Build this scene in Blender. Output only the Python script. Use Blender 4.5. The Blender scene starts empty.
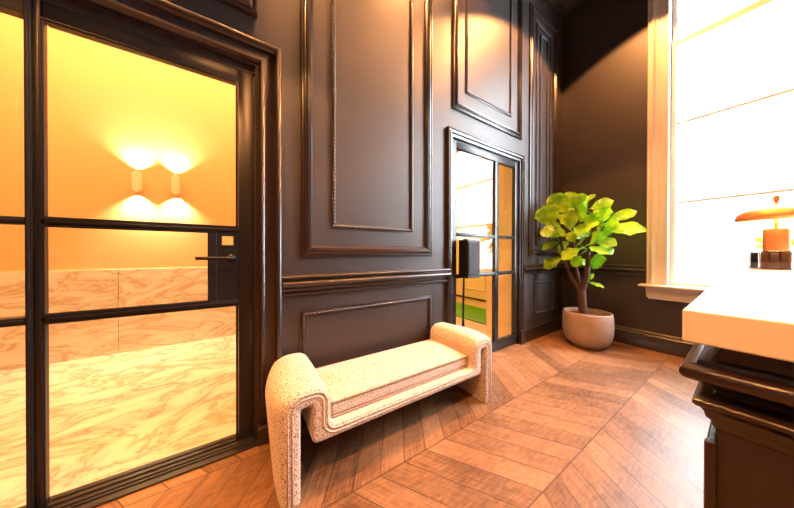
import bpy, bmesh, math, random
from mathutils import Vector, Matrix
random.seed(7)
PI = math.pi
C = bpy.context.scene.collection
SC = bpy.context.scene

# ------------------------------------------------------------------ camera
cam_d = bpy.data.cameras.new('camera'); cam = bpy.data.objects.new('camera', cam_d); C.objects.link(cam)
cam_d.sensor_width = 36.0
cam_d.lens = 36.0 * 238.0 / 794.0
cam_d.clip_start = 0.02
yaw, pitch, roll = math.radians(57.1), math.radians(-0.27), math.radians(0.08)
fw = Vector((-math.sin(yaw) * math.cos(pitch), math.cos(yaw) * math.cos(pitch), math.sin(pitch)))
rt = Vector((math.cos(yaw), math.sin(yaw), 0)); up = rt.cross(fw)
r2 = rt * math.cos(roll) + up * math.sin(roll); u2 = -rt * math.sin(roll) + up * math.cos(roll)
M = Matrix((r2, u2, -fw)).transposed().to_4x4(); M.translation = Vector((0, 0, 1.1))
cam.matrix_world = M
SC.camera = cam

# ------------------------------------------------------------------ world, exposure
SC.view_settings.view_transform = 'Standard'
SC.view_settings.look = 'None'
SC.view_settings.exposure = 0.0
SC.view_settings.gamma = 1.0
SC.view_settings.use_curve_mapping = False
SKY = 42.0
W = bpy.data.worlds.new('sky'); SC.world = W; W.use_nodes = True
bg = W.node_tree.nodes['Background']; bg.inputs[0].default_value = (0.84, 0.93, 1.0, 1); bg.inputs[1].default_value = SKY

def add_light(name, kind, loc, energy, color, rot=(0, 0, 0), **kw):
    d = bpy.data.lights.new(name, kind); d.energy = energy; d.color = color
    for k, v in kw.items():
        setattr(d, k, v)
    o = bpy.data.objects.new(name, d); C.objects.link(o); o.location = loc; o.rotation_euler = rot
    return o

def portal(name, loc, sx, sy, rot):
    o = add_light(name, 'AREA', loc, 1, (1, 1, 1), rot, shape='RECTANGLE', size=sx, size_y=sy)
    o.data.cycles.is_portal = True
# sampling guides in the real window openings
portal('window_portal', (0.27, 4.16, 2.5), 1.68, 3.5, (PI / 2, 0, PI))

WARM = (1.0, 0.40, 0.12)
DOWN = [(-0.68, 2.87, 4.45, 520, 109.6), (-1.12, 1.67, 4.45, 300, 90), (-1.12, 0.52, 4.45, 300, 90), (-1.12, -0.62, 4.45, 300, 90), (-1.12, -1.75, 4.45, 300, 90),
        (1.0, 2.2, 4.45, 300, 100), (1.0, 0.3, 4.45, 420, 100), (1.0, -1.3, 4.45, 620, 100)]
for x, y, z, e, ang in DOWN:
    add_light('downlight_beam', 'SPOT', (x, y, z), e, WARM, spot_size=math.radians(ang), spot_blend=0.08, shadow_soft_size=0.04)
# corridor and side-room ceiling lamps
CORR = (1.0, 0.51, 0.18)
add_light('corridor_lamp', 'AREA', (-2.8, -0.9, 4.1), 200, CORR, shape='RECTANGLE', size=1.2, size_y=3.0)
add_light('lobby_lamp', 'AREA', (-3.3, 2.7, 2.94), 100, (1.0, 0.58, 0.16), shape='RECTANGLE', size=1.4, size_y=1.4)

# ------------------------------------------------------------------ materials
MATS = {}
def mat(name, base, rough=0.5, spec=0.5, metal=0.0, noise=None, bump=0.0, bscale=60, coat=0.0):
    if name in MATS: return MATS[name]
    m = bpy.data.materials.new(name); m.use_nodes = True
    nt = m.node_tree; b = nt.nodes['Principled BSDF']
    b.inputs['Base Color'].default_value = (*base, 1); b.inputs['Roughness'].default_value = rough
    b.inputs['Specular IOR Level'].default_value = spec; b.inputs['Metallic'].default_value = metal
    b.inputs['Coat Weight'].default_value = coat
    tc = nt.nodes.new('ShaderNodeTexCoord')
    if noise:
        sc, amt = noise
        n = nt.nodes.new('ShaderNodeTexNoise'); n.inputs['Scale'].default_value = sc; n.inputs['Detail'].default_value = 4
        nt.links.new(tc.outputs['Object'], n.inputs['Vector'])
        r = nt.nodes.new('ShaderNodeValToRGB')
        r.color_ramp.elements[0].position = 0.3; r.color_ramp.elements[1].position = 0.7
        r.color_ramp.elements[0].color = (*[c * (1 - amt) for c in base], 1); r.color_ramp.elements[1].color = (*[min(1, c * (1 + amt)) for c in base], 1)
        nt.links.new(n.outputs['Fac'], r.inputs[0]); nt.links.new(r.outputs[0], b.inputs['Base Color'])
    if bump:
        n = nt.nodes.new('ShaderNodeTexNoise'); n.inputs['Scale'].default_value = bscale; n.inputs['Detail'].default_value = 3
        nt.links.new(tc.outputs['Object'], n.inputs['Vector'])
        bp = nt.nodes.new('ShaderNodeBump'); bp.inputs['Strength'].default_value = bump; bp.inputs['Distance'].default_value = 0.002
        nt.links.new(n.outputs['Fac'], bp.inputs['Height']); nt.links.new(bp.outputs[0], b.inputs['Normal'])
    MATS[name] = m
    return m

def emit(name, col, s):
    m = bpy.data.materials.new(name); m.use_nodes = True; b = m.node_tree.nodes['Principled BSDF']
    b.inputs['Base Color'].default_value = (*col, 1)
    b.inputs['Emission Color'].default_value = (*col, 1); b.inputs['Emission Strength'].default_value = s
    return m

def glass_mat(name, tint=(1, 1, 1), ior=1.5, boost=1.0):
    m = bpy.data.materials.new(name); m.use_nodes = True; nt = m.node_tree
    nt.nodes.remove(nt.nodes['Principled BSDF'])
    t = nt.nodes.new('ShaderNodeBsdfTransparent'); t.inputs[0].default_value = (*tint, 1)
    g = nt.nodes.new('ShaderNodeBsdfGlossy'); g.inputs['Roughness'].default_value = 0.0
    f = nt.nodes.new('ShaderNodeFresnel'); f.inputs[0].default_value = ior
    mx = nt.nodes.new('ShaderNodeMixShader')
    ge = nt.nodes.new('ShaderNodeNewGeometry'); ml = nt.nodes.new('ShaderNodeMath'); ml.operation = 'MULTIPLY'
    sb = nt.nodes.new('ShaderNodeMath'); sb.operation = 'SUBTRACT'; sb.inputs[0].default_value = 1.0; nt.links.new(ge.outputs['Backfacing'], sb.inputs[1]); m2 = nt.nodes.new('ShaderNodeMath'); m2.operation = 'MULTIPLY'; m2.inputs[1].default_value = 1.8; m2.use_clamp = True
    nt.links.new(f.outputs[0], ml.inputs[0]); nt.links.new(sb.outputs[0], ml.inputs[1])
    nt.links.new(ml.outputs[0], m2.inputs[0]); nt.links.new(m2.outputs[0], mx.inputs[0]); nt.links.new(t.outputs[0], mx.inputs[1]); nt.links.new(g.outputs[0], mx.inputs[2])
    nt.links.new(mx.outputs[0], nt.nodes['Material Output'].inputs[0])
    return m

WALL = mat('dark_brown_paint', (0.022, 0.0125, 0.0100), 0.50, 0.85, noise=(3.0, 0.08), bump=0.08, bscale=90)
TRIM = mat('dark_brown_gloss', (0.022, 0.013, 0.011), 0.28, 0.8)
STEEL = mat('black_steel', (0.010, 0.010, 0.012), 0.34, 0.55, bump=0.05, bscale=200)
HEAD = mat('brown_black_steel', (0.035, 0.024, 0.022), 0.35, 0.5)
CREAM = mat('yellow_cream_plaster', (0.82, 0.55, 0.28), 0.7, 0.3, noise=(2.0, 0.03))
OCHRE = mat('ochre_paint', (0.80, 0.62, 0.36), 0.5, 0.4)
WHITE = mat('white_window_paint', (0.62, 0.55, 0.46), 0.4, 0.5)
BRASS = mat('brass', (0.80, 0.52, 0.14), 0.5, 0.5, 0.3, noise=(300, 0.35))
BLACKM = mat('black_metal', (0.008, 0.008, 0.009), 0.4, 0.3)
COPPER = mat('copper', (0.85, 0.33, 0.10), 0.42, 0.5, 0.55, noise=(60, 0.06))
CEIL = mat('dark_ceiling_paint', (0.040, 0.030, 0.028), 0.6, 0.4)
GLASS = glass_mat('clear_glass')
SOIL = mat('potting_soil', (0.10, 0.05, 0.025), 0.9, 0.2, noise=(60, 0.5), bump=0.8, bscale=90)
POT = mat('beige_concrete', (0.31, 0.225, 0.175), 0.6, 0.35, noise=(14, 0.10), bump=0.15, bscale=120)
BARK = mat('fig_bark', (0.085, 0.045, 0.028), 0.75, 0.3, noise=(50, 0.4), bump=0.5, bscale=80)
GRASSM = mat('green_turf', (0.12, 0.33, 0.02), 0.9, 0.1, noise=(120, 0.4), bump=0.8, bscale=200)
COUNTER = mat('white_stone_top', (0.83, 0.78, 0.72), 0.18, 0.5, noise=(3, 0.03))
FACADE = mat('pale_stucco', (0.85, 0.85, 0.84), 0.8, 0.2)
FGLASS = mat('facade_window_glass', (0.55, 0.58, 0.61), 0.3, 0.5)
STREET = mat('pale_paving', (0.5, 0.5, 0.5), 0.9, 0.2, noise=(2, 0.1))

def leaf_mat():
    m = mat('fig_leaf', (0.36, 0.46, 0.012), 0.34, 0.5); nt = m.node_tree; b = nt.nodes['Principled BSDF']
    tc = nt.nodes.new('ShaderNodeTexCoord'); n = nt.nodes.new('ShaderNodeTexNoise'); n.inputs['Scale'].default_value = 7
    nt.links.new(tc.outputs['Object'], n.inputs['Vector'])
    r = nt.nodes.new('ShaderNodeValToRGB'); r.color_ramp.elements[0].position = .35; r.color_ramp.elements[1].position = .65
    r.color_ramp.elements[0].color = (.13, .32, .006, 1); r.color_ramp.elements[1].color = (.44, .68, .012, 1)
    nt.links.new(n.outputs['Fac'], r.inputs[0]); nt.links.new(r.outputs[0], b.inputs['Base Color'])
    tr = nt.nodes.new('ShaderNodeBsdfTranslucent'); nt.links.new(r.outputs[0], tr.inputs[0])
    mx = nt.nodes.new('ShaderNodeMixShader'); mx.inputs[0].default_value = 0.28
    nt.links.new(b.outputs[0], mx.inputs[1]); nt.links.new(tr.outputs[0], mx.inputs[2])
    nt.links.new(mx.outputs[0], nt.nodes['Material Output'].inputs[0])
    return m
LEAF = leaf_mat()

class N:                                    # tiny node-maths helper
    def __init__(s, nt): s.nt = nt
    def m(s, op, a, b=None, c=None):
        n = s.nt.nodes.new('ShaderNodeMath'); n.operation = op
        for i, v in enumerate((a, b, c)):
            if v is None: continue
            if isinstance(v, (int, float)): n.inputs[i].default_value = v
            else: s.nt.links.new(v, n.inputs[i])
        return n.outputs[0]

def chevron_mat():
    m = bpy.data.materials.new('aged_oak_chevron'); m.use_nodes = True; nt = m.node_tree; b = nt.nodes['Principled BSDF']; q = N(nt)
    tc = nt.nodes.new('ShaderNodeTexCoord'); sx = nt.nodes.new('ShaderNodeSeparateXYZ'); nt.links.new(tc.outputs['Object'], sx.inputs[0])
    X, Y = sx.outputs[0], sx.outputs[1]
    w, p, tn = 0.475, 0.145, 0.64
    u = q.m('DIVIDE', q.m('ADD', X, 0.55), w)
    i = q.m('FLOOR', u); fu = q.m('SUBTRACT', u, i)
    par = q.m('FLOORED_MODULO', i, 2.0)
    tri = q.m('ADD', q.m('MULTIPLY', fu, q.m('SUBTRACT', 1.0, par)), q.m('MULTIPLY', q.m('SUBTRACT', 1.0, fu), par))
    v = q.m('DIVIDE', q.m('ADD', Y, q.m('MULTIPLY', tri, w * tn)), p)
    j = q.m('FLOOR', v); fv = q.m('SUBTRACT', v, j)
    cv = nt.nodes.new('ShaderNodeCombineXYZ'); nt.links.new(i, cv.inputs[0]); nt.links.new(j, cv.inputs[1])
    wn = nt.nodes.new('ShaderNodeTexWhiteNoise'); wn.noise_dimensions = '3D'; nt.links.new(cv.outputs[0], wn.inputs['Vector'])
    gv = nt.nodes.new('ShaderNodeCombineXYZ')
    nt.links.new(q.m('MULTIPLY', fu, 1.6), gv.inputs[0]); nt.links.new(q.m('MULTIPLY', fv, 6.0), gv.inputs[1]); nt.links.new(q.m('MULTIPLY', wn.outputs['Value'], 37.0), gv.inputs[2])
    gn = nt.nodes.new('ShaderNodeTexNoise'); gn.inputs['Scale'].default_value = 3.0; gn.inputs['Detail'].default_value = 6; gn.inputs['Roughness'].default_value = .65
    nt.links.new(gv.outputs[0], gn.inputs['Vector'])
    bn = nt.nodes.new('ShaderNodeTexNoise'); bn.inputs['Scale'].default_value = 2.2; bn.inputs['Detail'].default_value = 5; nt.links.new(tc.outputs['Object'], bn.inputs['Vector'])
    t = q.m('ADD', q.m('MULTIPLY', wn.outputs['Value'], .22), q.m('ADD', q.m('MULTIPLY', gn.outputs['Fac'], .62), q.m('MULTIPLY', bn.outputs['Fac'], .45)))
    sw = nt.nodes.new('ShaderNodeTexNoise'); sw.inputs['Scale'].default_value = 1.0; sw.inputs['Detail'].default_value = 3
    sv = nt.nodes.new('ShaderNodeCombineXYZ'); nt.links.new(q.m('MULTIPLY', fu, 42.0), sv.inputs[0]); nt.links.new(q.m('MULTIPLY', fv, 2.2), sv.inputs[1]); nt.links.new(q.m('MULTIPLY', wn.outputs['Value'], 91.0), sv.inputs[2])
    nt.links.new(sv.outputs[0], sw.inputs['Vector'])          # worn cross saw marks
    t = q.m('ADD', t, q.m('MULTIPLY', q.m('SUBTRACT', sw.outputs['Fac'], .5), .38))
    r = nt.nodes.new('ShaderNodeValToRGB'); e = r.color_ramp.elements
    e[0].position = .38; e[0].color = (.050, .022, .012, 1); e[1].position = .92; e[1].color = (.35, .205, .115, 1)
    k = e.new(.56); k.color = (.145, .074, .036, 1); k = e.new(.72); k.color = (.235, .125, .062, 1)
    nt.links.new(t, r.inputs[0])
    gap_v = q.m('MULTIPLY', q.m('MINIMUM', fv, q.m('SUBTRACT', 1.0, fv)), p)
    gap_u = q.m('MULTIPLY', q.m('MINIMUM', fu, q.m('SUBTRACT', 1.0, fu)), w)
    g = q.m('MINIMUM', gap_v, gap_u)
    mr = nt.nodes.new('ShaderNodeMapRange'); mr.inputs['From Min'].default_value = .0008; mr.inputs['From Max'].default_value = .0035; nt.links.new(g, mr.inputs['Value'])
    mx = nt.nodes.new('ShaderNodeMix'); mx.data_type = 'RGBA'; nt.links.new(mr.outputs[0], mx.inputs[0])
    mx.inputs[6].default_value = (.035, .018, .010, 1); nt.links.new(r.outputs[0], mx.inputs[7])
    nt.links.new(mx.outputs[2], b.inputs['Base Color'])
    rr = nt.nodes.new('ShaderNodeMapRange'); nt.links.new(gn.outputs['Fac'], rr.inputs['Value']); rr.inputs['To Min'].default_value = .28; rr.inputs['To Max'].default_value = .52
    nt.links.new(rr.outputs[0], b.inputs['Roughness'])
    h = q.m('ADD', mr.outputs[0], q.m('MULTIPLY', gn.outputs['Fac'], .5))
    bp = nt.nodes.new('ShaderNodeBump'); bp.inputs['Strength'].default_value = .22; bp.inputs['Distance'].default_value = .0015
    nt.links.new(h, bp.inputs['Height']); nt.links.new(bp.outputs[0], b.inputs['Normal'])
    return m
FLOORM = chevron_mat()

def marble_mat(name, scale, rot, rough, vein, base):
    m = bpy.data.materials.new(name); m.use_nodes = True; nt = m.node_tree; b = nt.nodes['Principled BSDF']
    tc = nt.nodes.new('ShaderNodeTexCoord'); mp = nt.nodes.new('ShaderNodeMapping'); nt.links.new(tc.outputs['Object'], mp.inputs[0])
    mp.inputs['Rotation'].default_value = rot; mp.inputs['Scale'].default_value = scale
    n1 = nt.nodes.new('ShaderNodeTexNoise'); n1.inputs['Scale'].default_value = 1.6; n1.inputs['Detail'].default_value = 9; n1.inputs['Roughness'].default_value = .62; n1.inputs['Distortion'].default_value = 1.2
    nt.links.new(mp.outputs[0], n1.inputs['Vector'])
    q = N(nt)
    ridge = q.m('ABSOLUTE', q.m('SUBTRACT', n1.outputs['Fac'], .5))
    r = nt.nodes.new('ShaderNodeValToRGB'); e = r.color_ramp.elements
    e[0].position = 0.0; e[0].color = (*vein, 1); e[1].position = .10; e[1].color = (*base, 1)
    k = e.new(.03); k.color = (*[(a * .35 + c * .65) for a, c in zip(vein, base)], 1)
    nt.links.new(ridge, r.inputs[0]); nt.links.new(r.outputs[0], b.inputs['Base Color'])
    b.inputs['Roughness'].default_value = rough
    return m
MARBLE_W = marble_mat('veined_marble_wall', (1, .9, 2.6), (math.radians(35), 0, 0), .25, (.56, .46, .34), (.86, .82, .76))
MARBLE_F = marble_mat('veined_marble_floor', (1.9, 1.0, 1), (0, 0, math.radians(25)), .22, (.47, .36, .25), (.76, .71, .62))

def fabric_mat():
    m = bpy.data.materials.new('oatmeal_boucle'); m.use_nodes = True; nt = m.node_tree; b = nt.nodes['Principled BSDF']
    tc = nt.nodes.new('ShaderNodeTexCoord')
    n = nt.nodes.new('ShaderNodeTexNoise'); n.inputs['Scale'].default_value = 190; n.inputs['Detail'].default_value = 3; nt.links.new(tc.outputs['Object'], n.inputs['Vector'])
    r = nt.nodes.new('ShaderNodeValToRGB'); e = r.color_ramp.elements
    e[0].position = .36; e[0].color = (.15, .075, .045, 1); e[1].position = .62; e[1].color = (.78, .69, .60, 1); k = e.new(.46); k.color = (.56, .45, .36, 1)
    nt.links.new(n.outputs['Fac'], r.inputs[0]); nt.links.new(r.outputs[0], b.inputs['Base Color'])
    b.inputs['Roughness'].default_value = .92; b.inputs['Specular IOR Level'].default_value = .15; b.inputs['Sheen Weight'].default_value = .3
    bp = nt.nodes.new('ShaderNodeBump'); bp.inputs['Strength'].default_value = .7; bp.inputs['Distance'].default_value = .004
    nt.links.new(n.outputs['Fac'], bp.inputs['Height']); nt.links.new(bp.outputs[0], b.inputs['Normal'])
    return m
FABRIC = fabric_mat()

# ------------------------------------------------------------------ geometry helpers
def obj(name, bm, m, parent=None, smooth=False, autos=None):
    me = bpy.data.meshes.new(name)
    bmesh.ops.recalc_face_normals(bm, faces=bm.faces)
    bm.to_mesh(me); bm.free()
    me.materials.append(m)
    if smooth or autos:
        for p in me.polygons: p.use_smooth = True
    if autos:
        me.set_sharp_from_angle(angle=math.radians(autos))
    o = bpy.data.objects.new(name, me); C.objects.link(o)
    if parent: o.parent = parent
    return o

def tag(o, label=None, cat=None, group=None, kind=None):
    for k, v in (('label', label), ('category', cat), ('group', group), ('kind', kind)):
        if v: o[k] = v
    return o

def empty(name, loc=(0, 0, 0), rz=0.0):
    o = bpy.data.objects.new(name, None); C.objects.link(o); o.location = loc; o.rotation_euler = (0, 0, rz); o.empty_display_size = .1
    return o

def box(bm, a, b, bev=0.0):
    x0, y0, z0 = a; x1, y1, z1 = b
    r = bmesh.ops.create_cube(bm, size=1.0, matrix=Matrix.Translation(((x0 + x1) / 2, (y0 + y1) / 2, (z0 + z1) / 2)) @ Matrix.Diagonal((abs(x1 - x0), abs(y1 - y0), abs(z1 - z0), 1)))
    if bev:
        es = list({e for v in r['verts'] for e in v.link_edges})
        bmesh.ops.bevel(bm, geom=es, offset=bev, segments=2, affect='EDGES', profile=.5)

def boxes(lst, bev=0.0):
    bm = bmesh.new()
    for a, b in lst: box(bm, a, b, bev)
    return bm

def lathe(bm, prof, c=(0, 0, 0), seg=40, sx=1.0, sy=1.0):
    rings = []
    for r, z in prof:
        if r < 1e-6: rings.append([bm.verts.new((c[0], c[1], c[2] + z))])
        else: rings.append([bm.verts.new((c[0] + r * sx * math.cos(2 * PI * k / seg), c[1] + r * sy * math.sin(2 * PI * k / seg), c[2] + z)) for k in range(seg)])
    for a, b in zip(rings, rings[1:]):
        for k in range(seg):
            k2 = (k + 1) % seg
            if len(a) == 1 and len(b) == 1: continue
            if len(a) == 1: bm.faces.new((a[0], b[k], b[k2]))
            elif len(b) == 1: bm.faces.new((a[k], a[k2], b[0]))
            else: bm.faces.new((a[k], a[k2], b[k2], b[k]))

def tube(bm, pts, rad, seg=10, cap=True):
    pts = [Vector(p) for p in pts]
    if isinstance(rad, (int, float)): rad = [rad] * len(pts)
    prev = None; rings = []
    for i, p in enumerate(pts):
        t = (pts[min(i + 1, len(pts) - 1)] - pts[max(i - 1, 0)]).normalized()
        if prev is None:
            n = t.orthogonal().normalized()
        else:
            n = (prev - t * prev.dot(t)).normalized()
        prev = n; b = t.cross(n)
        rings.append([bm.verts.new(p + (n * math.cos(2 * PI * k / seg) + b * math.sin(2 * PI * k / seg)) * rad[i]) for k in range(seg)])
    for a, b in zip(rings, rings[1:]):
        for k in range(seg):
            bm.faces.new((a[k], a[(k + 1) % seg], b[(k + 1) % seg], b[k]))
    if cap:
        bm.faces.new(rings[0][::-1]); bm.faces.new(rings[-1])

def smooth_path(pts, n=6):
    P = [Vector(p) for p in pts]; P = [P[0] * 2 - P[1]] + P + [P[-1] * 2 - P[-2]]; out = []
    for i in range(1, len(P) - 2):
        a, b, c, d = P[i - 1:i + 3]
        for k in range(n):
            t = k / n
            out.append(.5 * ((2 * b) + (c - a) * t + (2 * a - 5 * b + 4 * c - d) * t * t + (3 * b - a - 3 * c + d) * t ** 3))
    out.append(P[-2]); return out

# wall frames: a wall is an origin, a horizontal direction h and an outward normal n
class Wall:
    def __init__(s, o, h, n): s.o, s.h, s.n = Vector(o), Vector(h), Vector(n)
    def p(s, a, z, d): return s.o + s.h * a + s.n * d + Vector((0, 0, z))
W1 = Wall((-1.62, 0, 0), (0, 1, 0), (1, 0, 0))      # a = world y
W2 = Wall((0, 3.92, 0), (1, 0, 0), (0, -1, 0))      # a = world x

def frame_loop(bm, wl, a0, a1, z0, z1, prof, closed=True):
    """sweep prof [(inset, height)] around a rectangle with mitred corners; not closed = three sides, open at the bottom"""
    loops = []
    for ins, d in prof:
        if closed: c = [(a0 + ins, z0 + ins), (a1 - ins, z0 + ins), (a1 - ins, z1 - ins), (a0 + ins, z1 - ins)]
        else: c = [(a0 + ins, z0), (a0 + ins, z1 - ins), (a1 - ins, z1 - ins), (a1 - ins, z0)]
        loops.append([bm.verts.new(wl.p(a, z, d)) for a, z in c])
    n = 4 if closed else 3
    for A, B in zip(loops, loops[1:]):
        for k in range(n):
            bm.faces.new((A[k], A[(k + 1) % 4], B[(k + 1) % 4], B[k]))
    if not closed:
        bm.faces.new([l[0] for l in loops]); bm.faces.new([l[3] for l in loops][::-1])

def rail(bm, wl, a0, a1, prof):
    """extrude prof [(height above floor, projection)] along the wall"""
    A = [bm.verts.new(wl.p(a0, z, d)) for z, d in prof]; B = [bm.verts.new(wl.p(a1, z, d)) for z, d in prof]
    for k in range(len(prof) - 1): bm.faces.new((A[k], A[k + 1], B[k + 1], B[k]))
    bm.faces.new(A[::-1]); bm.faces.new(B)

def arc(cx, cy, r, a0, a1, n=6):
    return [(cx + r * math.cos(math.radians(a0 + (a1 - a0) * k / n)), cy + r * math.sin(math.radians(a0 + (a1 - a0) * k / n))) for k in range(n + 1)]

def rope(bm, wl, a0, a1, z0, z1, r=0.0125, pitch=0.026, d=0.006, seg=10, zcut=None):
    """twisted rope bead around a rectangle"""
    def run(P, Q, hdir):
        L = (Q - P).length; n = max(2, int(L / pitch * 6)); t = (Q - P) / L; b = wl.n; rings = []
        for i in range(n + 1):
            s = L * i / n; ring = []
            for k in range(seg):
                th = 2 * PI * k / seg
                rr = r * (0.58 + 0.62 * abs(math.cos(th + PI * s / pitch)))
                ring.append(bm.verts.new(P + t * s + (hdir * math.cos(th) + b * math.sin(th)) * rr))
            rings.append(ring)
        for A, B in zip(rings, rings[1:]):
            for k in range(seg): bm.faces.new((A[k], A[(k + 1) % seg], B[(k + 1) % seg], B[k]))
    c = [wl.p(a0, z0, d), wl.p(a1, z0, d), wl.p(a1, z1, d), wl.p(a0, z1, d)]
    H = [Vector((0, 0, 1)), wl.h, Vector((0, 0, 1)), wl.h]
    for k in range(4): run(c[k], c[(k + 1) % 4], H[k])

def panel_prof(w=0.08, h=0.034):
    return [(0, 0), (0, h * .45), (.004, h * .55), (.012, h * .55), (.014, h * .40)] + [(w * .20 + w * .30 * t, h * (.40 + .60 * (1 - math.cos(PI * t)) / 2)) for t in (.0, .25, .5, .75, 1)] + \
           [(w * .58, h * 1.0), (w * .62, h * .78), (w * .72, h * .80), (w * .76, h * .60), (w * .90, h * .35), (w * .92, h * .2), (w, h * .15), (w, 0)]

# ------------------------------------------------------------------ structure: floor, walls, ceiling
H = 4.75
o = obj('floor', boxes([((-1.665, -2.8, -.10), (3.4, 3.92, 0))]), FLOORM); tag(o, 'chevron floor of worn orange brown oak boards', 'floor', kind='structure')
# main panelled wall with two door openings
bm = boxes([((-1.80, -2.8, 0), (-1.62, -2.0, H)), ((-1.80, -2.0, 2.19), (-1.62, .06, H)), ((-1.80, .06, 0), (-1.62, 1.665, H)),
            ((-1.80, 1.665, 2.20), (-1.62, 2.80, H)), ((-1.80, 2.80, 0), (-1.62, 4.14, H))])
o = obj('wall_left', bm, WALL); tag(o, 'dark brown painted panelled wall with two glazed doors', 'wall', kind='structure')
WX0, WX1, WZ0, WZ1 = -.585, 1.12, .745, 4.30
bm = boxes([((-1.62, 3.92, 0), (WX0, 4.14, H)), ((WX1, 3.92, 0), (3.2, 4.14, H)), ((WX0, 3.92, 0), (WX1, 4.14, WZ0)), ((WX0, 3.92, WZ1), (WX1, 4.14, H))])
o = obj('wall_back', bm, WALL); tag(o, 'dark brown end wall with the tall white window', 'wall', kind='structure')
bm = boxes([((3.2, -2.8, 0), (3.4, 4.14, H))])
o = obj('wall_right', bm, WALL); tag(o, 'dark brown wall right of the viewer', 'wall', kind='structure')
o = obj('wall_front', boxes([((-1.62, -2.8, 0), (3.2, -2.6, H))]), WALL); tag(o, 'dark brown wall behind the viewer', 'wall', kind='structure')
o = obj('ceiling', boxes([((-1.80, -2.8, H), (3.4, 4.14, H + .1))]), CEIL); tag(o, 'dark painted ceiling', 'ceiling', kind='structure')
crown = [(H, 0), (H - .22, 0), (H - .22, .02), (H - .19, .03)] + [(H - .19 + .13 * t, .03 + .11 * (1 - math.cos(t * PI / 2))) for t in (.25, .5, .75, 1)] + [(H - .06, .16), (H - .03, .18), (H, .18)]
bm = bmesh.new(); rail(bm, W1, -2.6, 3.92, crown); rail(bm, W2, -1.62, 3.2, crown)
o = obj('trim_1', bm, CEIL, autos=40); tag(o, 'dark crown moulding under the ceiling', 'moulding', kind='structure')

# chair rails
rp = [(.830, 0), (.830, .012)] + arc(.838, .012, .008, -90 + 90, 90, 4)[::-1][:0] + [(.832, .022), (.838, .027), (.846, .026), (.850, .014), (.868, .014), (.876, .022), (.885, .040)] + \
     [(.903 + .017 * math.sin(math.radians(a)), .040 + .017 * math.cos(math.radians(a))) for a in (-70, -35, 0, 35, 70)] + [(.922, .036), (.925, .028), (.932, .028)] + \
     [(.945 + .012 * math.sin(math.radians(a)), .030 + .014 * math.cos(math.radians(a))) for a in (-80, -40, 0, 40, 80)] + [(.960, .020), (.960, 0)]
bm = bmesh.new(); rail(bm, W1, .20, 1.605, rp)
o = obj('trim_2', bm, TRIM, autos=50); tag(o, 'moulded chair rail above the upholstered bench', 'chair rail', kind='structure')
bm = bmesh.new(); rail(bm, W1, 2.86, 3.92, rp)
o = obj('trim_3', bm, TRIM, autos=50); tag(o, 'short chair rail right of the far glazed door', 'chair rail', kind='structure')
bm = bmesh.new(); rail(bm, W2, -1.62, -.745, rp)
o = obj('trim_4', bm, TRIM, autos=50); tag(o, 'chair rail on the end wall behind the fig', 'chair rail', kind='structure')
bp_ = [(0, 0), (0, .030), (.135, .030), (.140, .026), (.146, .026), (.152, .034), (.160, .036), (.168, .030), (.172, .018), (.188, .014), (.196, .008), (.200, 0)]
bm = bmesh.new(); rail(bm, W1, .20, 1.605, bp_); rail(bm, W1, 2.86, 3.92, bp_)
o = obj('baseboard_left', bm, TRIM, autos=50); tag(o, 'tall dark baseboard of the panelled wall', 'baseboard', kind='structure')
bm = bmesh.new(); rail(bm, W2, -1.62, 3.2, bp_)
o = obj('baseboard_back', bm, TRIM, autos=50); tag(o, 'tall dark baseboard of the end wall', 'baseboard', kind='structure')

# wall panel mouldings with rope beads
def panel(num, label, a0, a1, z0, z1, w=.08, h=.034, ropes=()):
    bm = bmesh.new()
    if w: frame_loop(bm, W1, a0, a1, z0, z1, panel_prof(w, h))
    o = None
    if w:
        o = obj('trim_%d' % num, bm, TRIM, autos=45); tag(o, label, 'panel moulding', kind='structure')
    else: bm.free()
    for r0, r1, q0, q1 in ropes:
        bm = bmesh.new(); fl = .018
        frame_loop(bm, W1, r0 - fl, r1 + fl, q0 - fl, q1 + fl, [(0, 0), (0, .007), (.008, .009), (.010, .004), (.034, .004), (.036, .0)])
        rope(bm, W1, r0, r1, q0, q1)
        ro = obj('rope_bead' if o else 'trim_%d' % num, bm, TRIM, o, autos=60)
        if not o: o = tag(ro, label, 'panel moulding', kind='structure')
    return o
panel(5, 'large raised wall panel above the bench', .311, 1.410, 1.072, 4.25, ropes=[(.525, 1.190, 1.285, 4.05)])
panel(6, 'low rope framed panel behind the bench', .32, 1.39, .30, .705, w=0, ropes=[(.325, 1.392, .28, .703)])
panel(7, 'raised wall panel over the far glazed door', 1.668, 2.84, 2.475, 4.30, ropes=[(1.868, 2.615, 2.70, 4.10)])
panel(8, 'narrow tall panel near the corner', 3.02, 3.74, 1.06, 4.24, w=.085, ropes=[(3.20, 3.56, 1.22, 4.06), (3.29, 3.47, 1.32, 3.96)])
panel(9, 'small rope framed panel near the corner', 3.1, 3.7, .3, .75, w=0, ropes=[(3.17, 3.64, .32, .715)])
panel(10, 'raised panel over the near glazed doors', -1.9, .072, 2.47, 4.25, w=.10, h=.055, ropes=[(-1.74, -.09, 2.63, 4.05)])

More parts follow.
